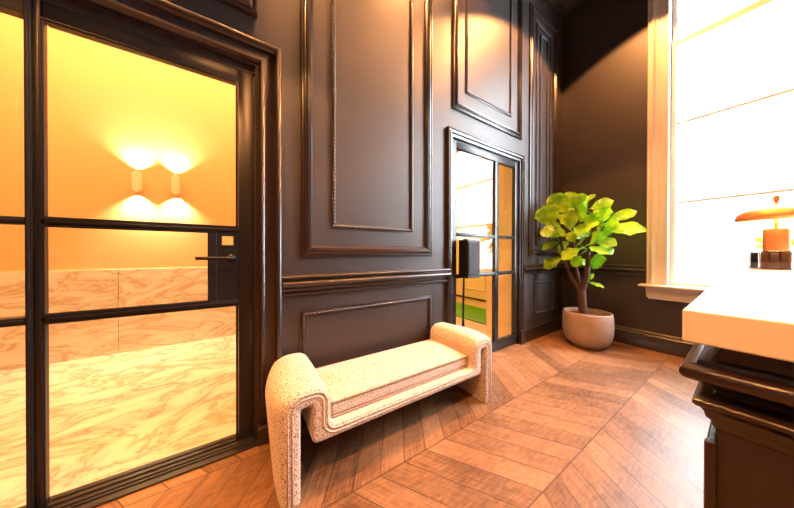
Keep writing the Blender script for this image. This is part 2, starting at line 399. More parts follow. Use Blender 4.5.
# door casings
cas = [(0, -.01), (0, .040), (.006, .050), (.018, .056), (.030, .052), (.036, .036), (.044, .030), (.088, .030), (.094, .038), (.108, .040), (.114, .030), (.120, .014), (.135, .012), (.135, -.03)]
bm = bmesh.new(); frame_loop(bm, W1, -2.14, .198, .0, 2.318, cas, closed=False)
box(bm, (-1.60, .068, 0), (-1.552, .202, .10), .004)
o = obj('trim_11', bm, TRIM, autos=50); tag(o, 'moulded casing around the near glazed doors', 'door casing', kind='structure')
cas2 = [(0, -.01), (0, .030), (.004, .034), (.012, .034), (.016, .026), (.026, .024), (.030, .030), (.042, .030), (.046, .016), (.072, .014), (.072, -.03)]
bm = bmesh.new(); frame_loop(bm, W1, 1.594, 2.872, .0, 2.275, cas2, closed=False)
box(bm, (-1.60, 2.80, 0), (-1.575, 2.885, .17), .004); box(bm, (-1.60, 1.59, 0), (-1.575, 1.665, .17), .004)
o = obj('trim_12', bm, TRIM, autos=50); tag(o, 'narrow casing around the far glazed door', 'door casing', kind='structure')

# ------------------------------------------------------------------ near glazed door with sidelight
def bars(lst, bev=.003):
    return boxes(lst, bev)
XD = -1.64
def pane(y0, y1, z0, z1, parent, x=XD - .025):
    return obj('glass_pane', boxes([((x - .003, y0 - .01, z0 - .01), (x + .003, y1 + .01, z1 + .01))]), GLASS, parent)
d1 = empty('door_1', (0, 0, 0)); tag(d1, 'black steel framed glass door with lever handle', 'door', kind='structure')
fr = bars([((XD - .045, -.724, .0), (XD, -.706, 2.15)),        # hinge stile
           ((XD - .045, -.022, .0), (XD, .049, 2.15)),         # lock stile
           ((XD - .045, -.702, 2.072), (XD - .001, -.022, 2.15)), ((XD - .045, -.700, .0), (XD - .001, -.022, .022)),
           ((XD - .040, -.70, 1.213), (XD + .004, -.022, 1.245)), ((XD - .040, -.70, .802), (XD + .004, -.022, .835))])
for z in (1.229, .8185): box(fr, (XD, -.69, z - .006), (XD + .012, -.02, z + .006), .002)
for y0, y1, z0, z1 in ((-.699, -.034, 1.25, 2.068), (-.699, -.16, .84, 1.208), (-.699, -.034, .027, .797)):
    bm_in = [(0, -.02), (0, .006), (.007, .006), (.007, .001), (.012, .001), (.012, -.02)]
    frame_loop(fr, Wall((XD, 0, 0), (0, 1, 0), (1, 0, 0)), y0 - .011, y1 + .011, z0 - .011, z1 + .011, bm_in)
obj('door_leaf', fr, STEEL, d1, autos=30)
pane(-.69, -.03, 1.245, 2.065, d1); pane(-.69, -.15, .835, 1.213, d1); pane(-.69, -.03, .022, .802, d1)
lk = bars([((XD - .04, -.150, .835), (XD + .002, -.122, 1.213)), ((XD - .044, -.121, .835), (XD + .001, -.022, 1.213))], .002)
lb = obj('lock_box', lk, STEEL, d1)
o = obj('lock_plate', bars([((XD, -.098, 1.142), (XD + .005, -.046, 1.192))], .001), BRASS, d1); o['label'] = 'small square brass plate'
hb = bmesh.new()
for k in range(1):
    tube(hb, [(XD, -.055, 1.070), (XD + .008, -.055, 1.070)], .021, 20)
    tube(hb, smooth_path([(XD, -.055, 1.07), (XD + .040, -.055, 1.07), (XD + .052, -.068, 1.07), (XD + .054, -.10, 1.07), (XD + .054, -.205, 1.07)], 5), .0095, 12)
obj('door_handle', hb, BLACKM, d1, smooth=True)
# fixed frame around leaf and sidelight
w2 = empty('window_2', (0, 0, 0)); tag(w2, 'black steel fixed sidelight left of the near glass door', 'sidelight', kind='structure')
sf = bars([((XD - .05, -.748, .0), (XD + .002, -.728, 2.15)), ((XD - .05, -.742, .0), (XD + .008, -.734, 2.15)),
           ((XD - .05, -2.0, .0), (XD, -1.40, 2.15)), ((XD - .049, -1.401, 2.072), (XD - .001, -.747, 2.15)), ((XD - .049, -1.401, .0), (XD - .001, -.747, .022)),
           ((XD - .045, -1.42, 1.213), (XD + .004, -.747, 1.245)), ((XD - .045, -1.42, .802), (XD + .004, -.747, .835))])
for z in (1.229, .8185): box(sf, (XD, -1.42, z - .006), (XD + .008, -.747, z + .006), .002)
obj('sidelight_frame', sf, STEEL, w2)
pane(-1.41, -.745, 1.245, 2.065, w2); pane(-1.41, -.745, .835, 1.213, w2); pane(-1.41, -.745, .022, .802, w2)
hd = bars([((XD - .06, -2.0, 2.15), (XD + .002, .06, 2.19)), ((XD - .05, .050, 0), (XD - .006, .062, 2.15))], .002)
o = obj('trim_13', hd, HEAD); tag(o, 'steel head bar above the near glass door', 'door head', kind='structure')
th = bars([((-1.73, -2.0, -.05), (-1.562, .066, .010)), ((-1.70, -2.0, 0), (-1.60, .05, .016)), ((-1.70, -2.0, 0), (-1.615, .05, .022))], .002)
o = obj('trim_14', th, STEEL); tag(o, 'black steel threshold under the near glass door', 'threshold', kind='structure')

# ------------------------------------------------------------------ far glazed door
XE = -1.625
d2 = empty('door_2', (0, 0, 0)); tag(d2, 'black steel glazed door with six panes near the corner', 'door', kind='structure')
fr = bars([((XE - .045, 1.667, .01), (XE, 1.738, 2.198)), ((XE - .045, 2.735, .01), (XE, 2.798, 2.198)), ((XE - .044, 1.737, 2.118), (XE - .0005, 2.736, 2.198)), ((XE - .044, 1.737, .01), (XE - .0005, 2.736, .118)),
           ((XE - .043, 2.350, .117), (XE - .001, 2.412, 2.119)), ((XE - .042, 1.737, 1.264), (XE - .003, 2.736, 1.300)), ((XE - .042, 1.737, .851), (XE - .003, 2.736, .890))])
frame_loop(fr, Wall((XE, 0, 0), (0, 1, 0), (1, 0, 0)), 1.680, 2.786, .022, 2.186, [(0, -.001), (0, .003), (.005, .003), (.005, -.001)])
obj('door_leaf', fr, STEEL, d2, autos=30)
for y0, y1 in ((1.738, 2.350), (2.412, 2.735)):
    for z0, z1 in ((1.300, 2.118), (.890, 1.264), (.118, .851)): pane(y0, y1, z0, z1, d2, XE - .022)
for z in (1.90, .28):
    hg = bmesh.new(); tube(hg, [(XE + .004, 2.803, z - .08), (XE + .004, 2.803, z + .08)], .009, 12); obj('hinge', hg, BLACKM, d2, smooth=False)

# black wall box on the far door with its cable
bx = empty('intercom_box', (-1.56, 1.85, 1.04)); tag(bx, 'black boxy device hung on the far glazed door with a dangling cable', 'intercom box')
L = bx.location
b_ = boxes([((-1.612 - L.x, 1.752 - L.y, .862 - L.z), (-1.500 - L.x, 1.930 - L.y, 1.224 - L.z))], .006)
obj('housing', b_, BLACKM, bx)
g_ = boxes([((-1.502 - L.x, 1.764 - L.y, .900 - L.z), (-1.494 - L.x, 1.918 - L.y, 1.205 - L.z))], .004)
GRILLE = mat('speckled_grille', (.035, .038, .045), .6, .3, noise=(420, .9), bump=.8, bscale=400)
o = obj('grille', g_, GRILLE, bx); o['label'] = 'grey speckled speaker grille'
obj('bracket', boxes([((-1.60 - L.x, 1.80 - L.y, 1.222 - L.z), (-1.55 - L.x, 1.93 - L.y, 1.238 - L.z))], .003), STEEL, bx)
c_ = bmesh.new(); tube(c_, [Vector(p) - L for p in smooth_path([(-1.565, 1.775, .87), (-1.567, 1.775, .75), (-1.572, 1.776, .5), (-1.575, 1.778, .30), (-1.575, 1.78, .06)], 5)], [.010] * 12 + [.014] * 9, 10)
obj('cable', c_, BLACKM, bx, smooth=True)

# ------------------------------------------------------------------ corridor behind the near door
o = obj('floor_corridor', boxes([((-4.05, -2.8, -.10), (-1.665, 1.0, 0.0))]), MARBLE_F); tag(o, 'glossy veined marble floor beyond the near glass door', 'floor', kind='structure')
o = obj('wall_corridor', boxes([((-4.05, -2.8, 0), (-3.85, 1.0, 4.2)), ((-3.85, .9, 0), (-1.80, 1.0, 4.2)), ((-3.85, -2.8, 0), (-1.80, -2.7, 4.2))]), CREAM); tag(o, 'cream plaster corridor wall behind the near glass door', 'wall', kind='structure')
o = obj('ceiling_corridor', boxes([((-4.05, -2.8, 4.2), (-1.80, 1.0, 4.3))]), CREAM); tag(o, 'cream corridor ceiling', 'ceiling', kind='structure')
for k, (y0, y1) in enumerate(((-2.7, -1.146), (-1.143, .90))):
    o = obj('trim_%d' % (15 + k), boxes([((-3.85, y0, 0), (-3.832, y1, .915))], .002), MARBLE_W); tag(o, 'veined marble wainscot slab in the corridor, %s' % ('left of the joint' if k == 0 else 'right of the joint'), 'wainscot', kind='structure')
SHELL = mat('sconce_shell', (.88, .84, .70), .35, .5)
def sconce(y, z, label):
    s = empty('wall_sconce', (-3.85, y, z)); tag(s, label, 'wall lamp', 'pair of corridor wall lamps')
    bm = bmesh.new(); w, h, d = .040, .085, .085
    # shield-shaped body: pointed at top and bottom
    ys = [(-w, -h), (0, -h - .035), (w, -h), (w, h), (0, h + .035), (-w, h)]
    A = [bm.verts.new((.03, a, b)) for a, b in ys]; B = [bm.verts.new((d, a * .8, b)) for a, b in ys]
    for k in range(6): bm.faces.new((A[k], A[(k + 1) % 6], B[(k + 1) % 6], B[k]))
    bm.faces.new(A); bm.faces.new(B); obj('lamp_shade', bm, SHELL, s)
    obj('backplate', boxes([((0, -.025, -.05), (.031, .025, .05))], .002), SHELL, s)
    for sg in (1, -1):
        l = add_light('sconce_beam', 'SPOT', (.045, 0, sg * .135), 80, (1, .78, .48), (PI if sg > 0 else 0, 0, 0), spot_size=math.radians(120), spot_blend=1.0, shadow_soft_size=.02)
        l.parent = s
sconce(-.99, 1.89, 'left one of two glowing up and down wall lamps in the corridor')
sconce(-.67, 1.905, 'right one of two glowing up and down wall lamps in the corridor')

for x, y, z, sx, sy, nm in ((-2.8, -.9, 4.11, 1.3, 3.1, 'long flat ceiling lamp in the corridor'), (-3.3, 2.7, 2.95, 1.5, 1.5, 'square flat ceiling lamp in the side room')):
    o = obj('ceiling_lamp', boxes([((x - sx / 2, y - sy / 2, z), (x + sx / 2, y + sy / 2, z + (.09 if z > 3 else .05)))], .004), CREAM); tag(o, nm, 'ceiling light')
# ------------------------------------------------------------------ side room behind the far door
o = obj('floor_lobby', boxes([((-5.2, 1.2, -.10), (-1.665, 4.3, 0))]), mat('tan_tile', (.62, .45, .26), .4, .4, noise=(5, .08))); tag(o, 'tan floor of the room beyond the far glazed door', 'floor', kind='structure')
o = obj('wall_lobby', boxes([((-5.3, 1.1, 0), (-5.2, 4.3, 3)), ((-5.3, 4.1, 0), (-1.80, 4.3, 3)), ((-5.3, 1.05, 0), (-1.80, 1.2, 3)), ((-2.05, 2.80, 0), (-1.80, 2.90, 3)), ((-2.06, 2.785, 0), (-1.672, 2.80, 2.20)), ((-2.06, 1.665, 0), (-1.672, 1.68, 2.20))]), OCHRE); tag(o, 'ochre panelled wall beyond the far glazed door', 'wall', kind='structure')
o = obj('ceiling_lobby', boxes([((-5.3, 1.05, 3), (-1.80, 4.3, 3.1))]), OCHRE); tag(o, 'ochre ceiling of the side room', 'ceiling', kind='structure')
WL = Wall((0, 4.1, 0), (1, 0, 0), (0, -1, 0))
bm = bmesh.new()
for a0, a1, z0, z1 in ((-3.65, -3.05, .32, 1.02), (-2.90, -2.30, .32, 1.02), (-3.65, -3.05, 1.2, 2.4), (-2.90, -2.30, 1.2, 2.4)):
    frame_loop(bm, WL, a0, a1, z0, z1, [(0, 0), (0, .012), (.014, .018), (.026, .012), (.026, 0)])
o = obj('trim_17', bm, OCHRE); tag(o, 'raised ochre panel mouldings in the side room', 'panel moulding', kind='structure')
o = obj('baseboard_lobby', boxes([((-5.2, 4.08, .12), (-1.80, 4.1, .15))]), BLACKM); tag(o, 'thin black line along the foot of the side room wall', 'baseboard', kind='structure')
bm = boxes([((-4.4, 3.10, 0.0), (-1.83, 3.93, .022))], .004)
o = obj('turf_mat', bm, GRASSM); tag(o, 'green turf mat on the floor behind the far glazed door', 'mat')

# ------------------------------------------------------------------ tall white window
o = empty('window_1'); tag(o, 'tall white sash window in the end wall', 'window', kind='structure'); win = o
wc = [(0, -.02), (0, .022), (.006, .030), (.014, .030), (.018, .022), (.026, .022), (.034, .034), (.050, .036), (.058, .024), (.070, .020), (.090, .018), (.090, .006), (.152, .004), (.152, -.02)]
bm = bmesh.new(); frame_loop(bm, W2, -.742, 1.28, .74, 4.46, wc, closed=False)
obj('window_casing', bm, WHITE, win, autos=50)
bm = boxes([((WX0 - .01, 3.90, WZ0), (WX0 + .006, 4.14, WZ1)), ((WX1 - .006, 3.90, WZ0), (WX1 + .01, 4.14, WZ1)), ((WX0, 3.90, WZ1 - .006), (WX1, 4.14, WZ1 + .01))])
obj('jamb_lining', bm, WHITE, win)
bm = boxes([((-.790, 3.79, .722), (1.33, 4.14, .748))], .008)
box(bm, (-.72, 3.868, .585), (1.26, 3.925, .60), .003)
rail(bm, W2, -.735, 1.275, [(.60, 0), (.60, .045), (.615, .050), (.640, .052), (.66, .060), (.69, .080), (.705, .098), (.712, .10), (.722, .10), (.722, 0)])
obj('window_sill', bm, WHITE, win, autos=50)
def sash(y, z0, z1, barsz, name, X0, X1, par):
    b = boxes([((X0, y, z0), (X0 + .048, y + .04, z1)), ((X1 - .055, y, z0), (X1, y + .04, z1)), ((X0 + .047, y + .001, z0), (X1 - .054, y + .039, z0 + (.07 if z0 > 1 else .035))), ((X0 + .047, y + .001, z1 - .07), (X1 - .054, y + .039, z1))], .003)
    for z in barsz: box(b, (X0 + .05, y + .012, z - .014), (X1 - .05, y + .028, z + .014))
    s = obj(name, b, WHITE, par)
    obj('glass_pane', boxes([((X0 + .05, y + .018, z0 + .03), (X1 - .05, y + .022, z1 - .03))]), GLASS, s)
sash(4.000, .748, 3.44, (1.655, 2.525), 'lower_sash', WX0, WX1, win)
sash(4.050, 3.36, 4.295, (), 'upper_sash', WX0, WX1, win)

# downlight housings on the ceiling
for k, (x, y, z, e, ang) in enumerate(DOWN):
    t = empty('ceiling_downlight', (x, y, H)); tag(t, 'black cylinder downlight on the dark ceiling', 'ceiling light', 'ceiling downlights')
    bm = bmesh.new(); lathe(bm, [(.0, -.02), (.045, -.02), (.045, 0), (.05, 0), (.05, -.02), (.05, -.02)], (0, 0, 0), 20)
    obj('ceiling_rose', bm, BLACKM, t)
    bm = bmesh.new(); tube(bm, [(0, 0, -.02), (0, 0, z + .10 - H)], .012, 10); obj('stem', bm, BLACKM, t)
    bm = bmesh.new(); lathe(bm, [(0, z + .10 - H), (.05, z + .10 - H), (.05, z + .04 - H), (.045, z + .04 - H), (0, z + .05 - H)], (0, 0, 0), 20)
    obj('lamp_head', bm, BLACKM, t)

# ------------------------------------------------------------------ upholstered bench
bn = empty('upholstered_bench', (-1.33, .85, 0)); tag(bn, 'waterfall bench in oatmeal boucle with arched arms against the panelled wall', 'bench')
def fillet(pts, rads, n=6):
    out = []
    for i, p in enumerate(pts):
        p = Vector(p); a = Vector(pts[i - 1]); b = Vector(pts[(i + 1) % len(pts)]); r = rads[i]
        if r <= 0: out.append(p); continue
        u = (a - p).normalized(); v = (b - p).normalized(); ang = u.angle(v); d = r / math.tan(ang / 2)
        c = p + (u + v).normalized() * (r / math.sin(ang / 2)); s = p + u * d - c; e = p + v * d - c
        for k in range(n + 1):
            t = k / n; out.append(c + (s * math.sin((1 - t) * (PI - ang)) + e * math.sin(t * (PI - ang))) / math.sin(PI - ang))
    return out
y0, y1 = .141, 1.556; t_, sl, dr, zt = .072, .048, .086, .486
A0, A1, A2, A3 = y0, y0 + t_, y0 + t_ + sl, y0 + t_ + sl + dr
B0, B1, B2, B3 = y1, y1 - t_, y1 - t_ - sl, y1 - t_ - sl - dr
zb0, zb1 = .228, .290
def half(pts, rads): return fillet([(pts[0][0], pts[0][1])] + pts + [(pts[-1][0], pts[-1][1])], [0] + rads + [0])
zs = .408
def path(pts, rads):
    full = fillet([(pts[0][0], -.5)] + pts + [(pts[-1][0], -.5)], [0] + rads + [0])
    q = full[1:-1]; return [Vector((pts[0][0], 0))] + q + [Vector((pts[-1][0], 0))]
outer = path([(A0, zt), (A3, zt), (A3, zb1), (B3, zb1), (B3, zt), (B0, zt)], [.085, .075, .030, .030, .075, .085])
inner = path([(A1, zs), (A2, zs), (A2, zb0), (B2, zb0), (B2, zs), (B1, zs)], [.014, .014, .030, .030, .014, .014])
def band(bm, outer, inner, x0, x1, bf=.016, bb=.03):
    """the folded slab: outer and inner outlines swept from back x0 to front x1 with softly rounded long edges"""
    n = len(outer)
    def normals(P):
        r = []
        for i in range(n):
            t = P[min(i + 1, n - 1)] - P[max(i - 1, 0)]; r.append(Vector((-t.y, t.x)).normalized())
        return r
    no, ni = normals(outer), normals(inner); no = [Vector((v.x, 0 if k in (0, n - 1) else v.y)) for k, v in enumerate(no)]
    st = [(x1 - bf + bf * math.cos(math.radians(a)), bf * (1 - math.sin(math.radians(a)))) for a in (0, 22, 45, 67, 90)]
    m = 8
    st += [(x1 - bf - (x1 - bf - x0 - bb) * k / m, 0) for k in range(1, m)]
    st += [(x0 + bb - bb * math.sin(math.radians(a)), bb * .7 * (1 - math.cos(math.radians(a)))) for a in (0, 22, 45, 67, 90)]
    rings = []
    for x, ins in st:
        ring = []
        for P, nn, s_ in ((outer, no, -1), (inner, ni, 1)):
            row = []
            for i in range(n):
                y, z = P[i].x + s_ * nn[i].x * min(ins, .025), P[i].y + s_ * nn[i].y * min(ins, .025)
                if P is outer:                        # the flanks are softly padded
                    tx = (x1 - x) / (x1 - x0); amt = .052 * math.sin(PI * min(1, tx ** .8)) ** .8 * min(1, .35 + z / .38 * .65) if 0 < tx < 1 else 0
                    if tx >= .999: amt = 0
                    if y < A0 + .03: y -= amt
                    elif y > B0 - .03: y += amt
                    if z > .45: z += .012 * math.sin(PI * tx)
                row.append(bm.verts.new((x, y, max(z, 0))))
            ring.append(row)
        rings.append(ring)
    for R, S in zip(rings, rings[1:]):
        for q in (0, 1):
            for i in range(n - 1): bm.faces.new((R[q][i], R[q][i + 1], S[q][i + 1], S[q][i]))
        for i in (0, n - 1): bm.faces.new((R[0][i], R[1][i], S[1][i], S[0][i]))
    for R in (rings[0], rings[-1]):
        for i in range(n - 1): bm.faces.new((R[0][i], R[0][i + 1], R[1][i + 1], R[1][i]))
bm = bmesh.new(); band(bm, outer, inner, -1.575, -1.10)
bmesh.ops.translate(bm, vec=(1.33, -.85, 0), verts=bm.verts)
obj('frame', bm, FABRIC, bn, autos=55)
# double welt lines on the front face
def inset_outline(ins):
    pts = [(A0 + ins, .004), (A0 + ins, zt - ins), (A3 - ins, zt - ins), (A3 - ins, zb1 - ins), (B3 + ins, zb1 - ins), (B3 + ins, zt - ins), (B0 - ins, zt - ins), (B0 - ins, .004)]
    rd = [0, .085 - ins, .075 - ins, .03 + ins, .03 + ins, .075 - ins, .085 - ins, 0]
    P = [Vector(p) for p in pts]; out = []
    for i, p in enumerate(P):
        if rd[i] <= 0: out.append(p); continue
        u = (P[i - 1] - p).normalized(); v = (P[i + 1] - p).normalized(); r = rd[i]; d = r
        c = p + (u + v) * r
        s = p + u * d - c; e = p + v * d - c
        for k in range(7):
            t = k / 6; out.append(c + s * math.cos(t * PI / 2) + e * math.sin(t * PI / 2))
    return out
bm = bmesh.new()
for ins in (.018, .036):
    tube(bm, [(-1.1005 + 1.33, p.x - .85, p.y) for p in inset_outline(ins)], .0042, 8)
obj('welt', bm, FABRIC, bn, smooth=True)
# seat cushion
cx0, cx1, cy0, cy1, cz0, cz1 = -1.53, -1.145, A3 + .008, B3 - .008, zb1 + .002, zb1 + .082
bm = bmesh.new()
def rounded_box(bm, lo, hi, r, n, crown=0.0):
    lo, hi = Vector(lo), Vector(hi); vs = {}
    def vert(p):
        key = tuple(round(c, 5) for c in p)
        if key not in vs:
            p = Vector(p); q = Vector([min(max(p[i], lo[i] + r), hi[i] - r) for i in range(3)]); d = p - q
            if d.length > 1e-9: p = q + d.normalized() * r
            u = (p.x - lo.x) / (hi.x - lo.x); v = (p.y - lo.y) / (hi.y - lo.y); w = (p.z - lo.z) / (hi.z - lo.z)
            p.z += crown * w * (1 - abs(2 * u - 1) ** 2.6) * (1 - abs(2 * v - 1) ** 8)
            vs[key] = bm.verts.new(p)
        return vs[key]
    def ticks(k):
        a, b = lo[k], hi[k]; rr = [a + r * t for t in (0, .25, .5, .75, 1)]; m = n[k]
        return rr + [a + r + (b - a - 2 * r) * i / m for i in range(1, m)] + [b - r * t for t in (1, .75, .5, .25, 0)]
    for k in range(3):
        i, j = [(1, 2), (2, 0), (0, 1)][k]; ti, tj = ticks(i), ticks(j)
        for side in (lo[k], hi[k]):
            for x in range(len(ti) - 1):
                for y in range(len(tj) - 1):
                    c = []
                    for a, b in ((x, y), (x + 1, y), (x + 1, y + 1), (x, y + 1)):
                        p = [0, 0, 0]; p[k] = side; p[i] = ti[a]; p[j] = tj[b]; c.append(vert(p))
                    if len(set(c)) == 4: bm.faces.new(c)
rounded_box(bm, (cx0 + 1.33, cy0 - .85, cz0), (cx1 + 1.33, cy1 - .85, cz1), .022, (8, 24, 2), .036)
cu = obj('seat_cushion', bm, FABRIC, bn, autos=60)
bm = bmesh.new()
for zz in (cz0 + .006, cz1 - .004):
    e_ = .002; pts = [(cx0, cy0), (cx1 + e_, cy0), (cx1 + e_, cy1), (cx0, cy1)]
    tube(bm, [(x + 1.33, y - .85, zz) for x, y in fillet([(x, y) for x, y in pts], [.02] * 4, 5)] + [(fillet(pts, [.02] * 4, 5)[0].x + 1.33, fillet(pts, [.02] * 4, 5)[0].y - .85, zz)], .0050, 8, cap=False)
PIPE = mat('brown_piping', (.40, .28, .20), .9, .2)
o = obj('piping', bm, PIPE, cu, smooth=True); o['label'] = 'brown piped cushion seam'

# ------------------------------------------------------------------ potted fiddle-leaf fig
LEAVES = [
    ((-1.42, 3.18, 1.44), (-1.495, 3.12, 1.69), 0.75), ((-1.40, 3.16, 1.33), (-1.50, 3.06, 1.36), .6), ((-1.329, 3.35, 1.606), (-1.49, 3.28, 1.842), 0.60), ((-1.287, 3.4, 1.635), (-1.325, 3.37, 1.864), 0.60),
    ((-1.236, 3.4, 1.647), (-1.184, 3.4, 1.819), 0.75), ((-1.113, 3.42, 1.62), (-0.915, 3.46, 1.69), 0.62), ((-1.178, 3.52, 1.74), (-1.111, 3.55, 1.81), 0.50),
    ((-1.026, 3.34, 1.47), (-0.883, 3.28, 1.545), 0.80), ((-0.957, 3.45, 1.471), (-0.741, 3.52, 1.554), 0.40), ((-0.971, 3.4, 1.383), (-0.643, 3.38, 1.336), 0.42),
    ((-1.279, 3.3, 1.378), (-1.25, 3.28, 1.618), 0.50), ((-1.18, 3.25, 1.301), (-0.97, 3.18, 1.44), 0.55), ((-1.236, 3.45, 1.493), (-1.124, 3.48, 1.531), 0.70),
    ((-1.313, 3.3, 1.307), (-1.536, 3.24, 1.448), 0.50), ((-1.401, 3.38, 1.269), (-1.585, 3.22, 1.41), 0.50), ((-1.42, 3.34, 1.238), (-1.585, 3.22, 1.16), 0.42),
    ((-1.166, 3.28, 1.159), (-1.327, 3.2, 1.029), 0.60), ((-1.389, 3.35, 1.04), (-1.575, 3.26, 0.915), 0.50), ((-1.086, 3.32, 1.177), (-0.876, 3.26, 1.094), 0.75),
    ((-1.046, 3.36, 1.26), (-0.852, 3.32, 1.184), 0.50), ((-1.118, 3.42, 0.977), (-0.961, 3.38, 1.043), 0.70), ((-1.173, 3.3, 1.074), (-1.215, 3.26, 0.939), 0.60),
    ((-1.106, 3.38, 1.207), (-0.985, 3.35, 1.339), 0.75), ((-1.291, 3.46, 1.418), (-1.228, 3.5, 1.274), 0.70), ((-1.469, 3.45, 1.091), (-1.366, 3.48, 1.259), 0.60),
    ((-1.211, 3.52, 1.596), (-1.345, 3.6, 1.749), 0.80), ((-1.416, 3.5, 1.527), (-1.472, 3.52, 1.621), 0.60), ((-1.075, 3.5, 1.44), (-1.0, 3.55, 1.645), 0.70),
    ((-1.017, 3.46, 1.281), (-0.956, 3.5, 1.456), 0.70), ((-1.209, 3.45, 1.033), (-1.137, 3.43, 0.938), 0.60), ((-1.112, 3.45, 0.958), (-1.033, 3.42, 0.934), 0.60),
    ((-1.20, 3.36, 1.50), (-1.13, 3.26, 1.66), .7), ((-1.15, 3.34, 1.42), (-1.02, 3.24, 1.50), .6), ((-1.25, 3.34, 1.45), (-1.36, 3.24, 1.55), .6), ((-1.10, 3.36, 1.30), (-1.20, 3.24, 1.40), .7),
    ((-1.06, 3.42, 1.52), (-.93, 3.40, 1.62), .6), ((-1.22, 3.36, 1.20), (-1.12, 3.24, 1.26), .6), ((-1.34, 3.36, 1.33), (-1.42, 3.24, 1.38), .6), ((-1.17, 3.42, 1.60), (-1.12, 3.34, 1.76), .6), ((-1.02, 3.44, 1.40), (-.86, 3.40, 1.44), .5), ((-1.16, 3.30, 1.15), (-1.06, 3.22, 1.20), .6),
    ((-1.531, 3.5, 1.354), (-1.58, 3.54, 1.53), 0.70), ((-1.223, 3.28, 1.228), (-1.259, 3.24, 1.344), 0.60), ((-1.117, 3.4, .762), (-.974, 3.39, .721), .28), ((-1.10, 3.4, .79), (-1.07, 3.38, .87), .30)]
PX, PY = -1.145, 3.43
fig = empty('potted_fiddle_leaf_fig', (PX, PY, 0)); tag(fig, 'bright green fiddle leaf fig in a round beige concrete pot in the corner', 'potted plant')
bm = bmesh.new()
lathe(bm, [(0, 0), (.135, 0), (.142, .004), (.143, .026), (.160, .030), (.195, .052), (.222, .100), (.238, .170), (.243, .250), (.240, .340), (.234, .400), (.231, .408), (.222, .410), (.214, .405), (.212, .37), (.0, .36)], seg=56)
obj('pot', bm, POT, fig, autos=60)
bm = bmesh.new(); lathe(bm, [(.2125, .368), (.15, .376), (.08, .385), (0, .39)], seg=32); obj('soil', bm, SOIL, fig, smooth=True)
bm = bmesh.new(); O_ = Vector((PX, PY, 0))
def br(pts, r0, r1, n=6):
    q = smooth_path(pts, n); tube(bm, [p - O_ for p in q], [r0 + (r1 - r0) * i / (len(q) - 1) for i in range(len(q))], 10)
br([(-1.175, 3.42, .37), (-1.184, 3.41, .5), (-1.185, 3.4, .61), (-1.195, 3.4, .68)], .046, .038)
br([(-1.19, 3.4, .64), (-1.24, 3.39, .72), (-1.31, 3.39, .84), (-1.362, 3.38, 1.04), (-1.40, 3.37, 1.25), (-1.41, 3.36, 1.42)], .030, .012)
br([(-1.19, 3.4, .64), (-1.155, 3.4, .76), (-1.135, 3.4, .88), (-1.125, 3.4, 1.14), (-1.11, 3.4, 1.35), (-1.16, 3.42, 1.52)], .036, .012)
br([(-1.20, 3.4, .70), (-1.247, 3.41, .92), (-1.272, 3.42, 1.14), (-1.28, 3.4, 1.35), (-1.29, 3.4, 1.62)], .018, .008)
br([(-1.12, 3.4, 1.1), (-1.05, 3.4, 1.26), (-.98, 3.4, 1.4)], .014, .008, 4)
obj('trunk', bm, BARK, fig, smooth=True)
bm = bmesh.new()
def leaf(b, t, wf, k):
    b, t = Vector(b) - O_, Vector(t) - O_; ax = t - b; L = ax.length; ax.normalize()
    view = Vector((1.1, -3.3, .0)).normalized()
    rnd = Vector((random.uniform(-1, 1), random.uniform(-1, 1), random.uniform(-1, 1)))
    nrm = view * .75 + Vector((0, 0, .75)) + rnd * .35; nrm = (nrm - ax * nrm.dot(ax)).normalized(); sd = ax.cross(nrm)
    Wd = L * wf * .68 if L > .17 else L * wf * .80
    nl, nw = 14, 8; rows = []; ph = random.uniform(0, 6)
    for i in range(nl + 1):
        s = i / nl
        w = Wd * (.60 * math.sin(PI * min(1, s * 1.02)) ** .55 + .40 * math.sin(PI * s ** 1.7) ** .8) if 0 < i < nl else .002
        row = []
        for j in range(nw + 1):
            v = 2 * j / nw - 1
            hgt = .16 * w * abs(v) ** 1.3 - .10 * L * (s - .35) ** 2 * 1.6 + .035 * L * abs(v) ** 2 * math.sin(s * 17 + ph + (2 if v > 0 else 0)) + .012 * L * math.cos(s * 44) * (1 - abs(v)) * (1 if j != nw // 2 else -.6)
            p = b + ax * (s * L) + sd * (w * v * (1 + .05 * math.sin(s * 23 + ph))) + nrm * hgt
            p.x = max(p.x, -1.57 - O_.x + .012 * math.sin(s * 9)); row.append(bm.verts.new(p))
        rows.append(row)
    for A, B in zip(rows, rows[1:]):
        for j in range(nw): bm.faces.new((A[j], A[j + 1], B[j + 1], B[j]))
for k, (b, t, w) in enumerate(LEAVES): leaf(b, t, w, k)
nodes = [Vector(p) for p in ((-1.40, 3.37, 1.25), (-1.41, 3.36, 1.40), (-1.36, 3.38, 1.05), (-1.125, 3.4, 1.14), (-1.11, 3.4, 1.35), (-1.16, 3.4, 1.6), (-1.28, 3.4, 1.35), (-1.29, 3.4, 1.6), (-1.0, 3.4, 1.38), (-1.13, 3.4, .95), (-1.137, 3.4, .80), (-1.05, 3.4, 1.26))]
for b, t, w in LEAVES:
    b = Vector(b); n = min(nodes, key=lambda q: (q - b).length)
    if (n - b).length > .015: tube(bm, [n - O_, (n + b) / 2 - O_ + Vector((0, 0, .01)), b - O_ + (Vector(t) - b) * .04], .005, 6)
obj('foliage', bm, LEAF, fig, smooth=True)

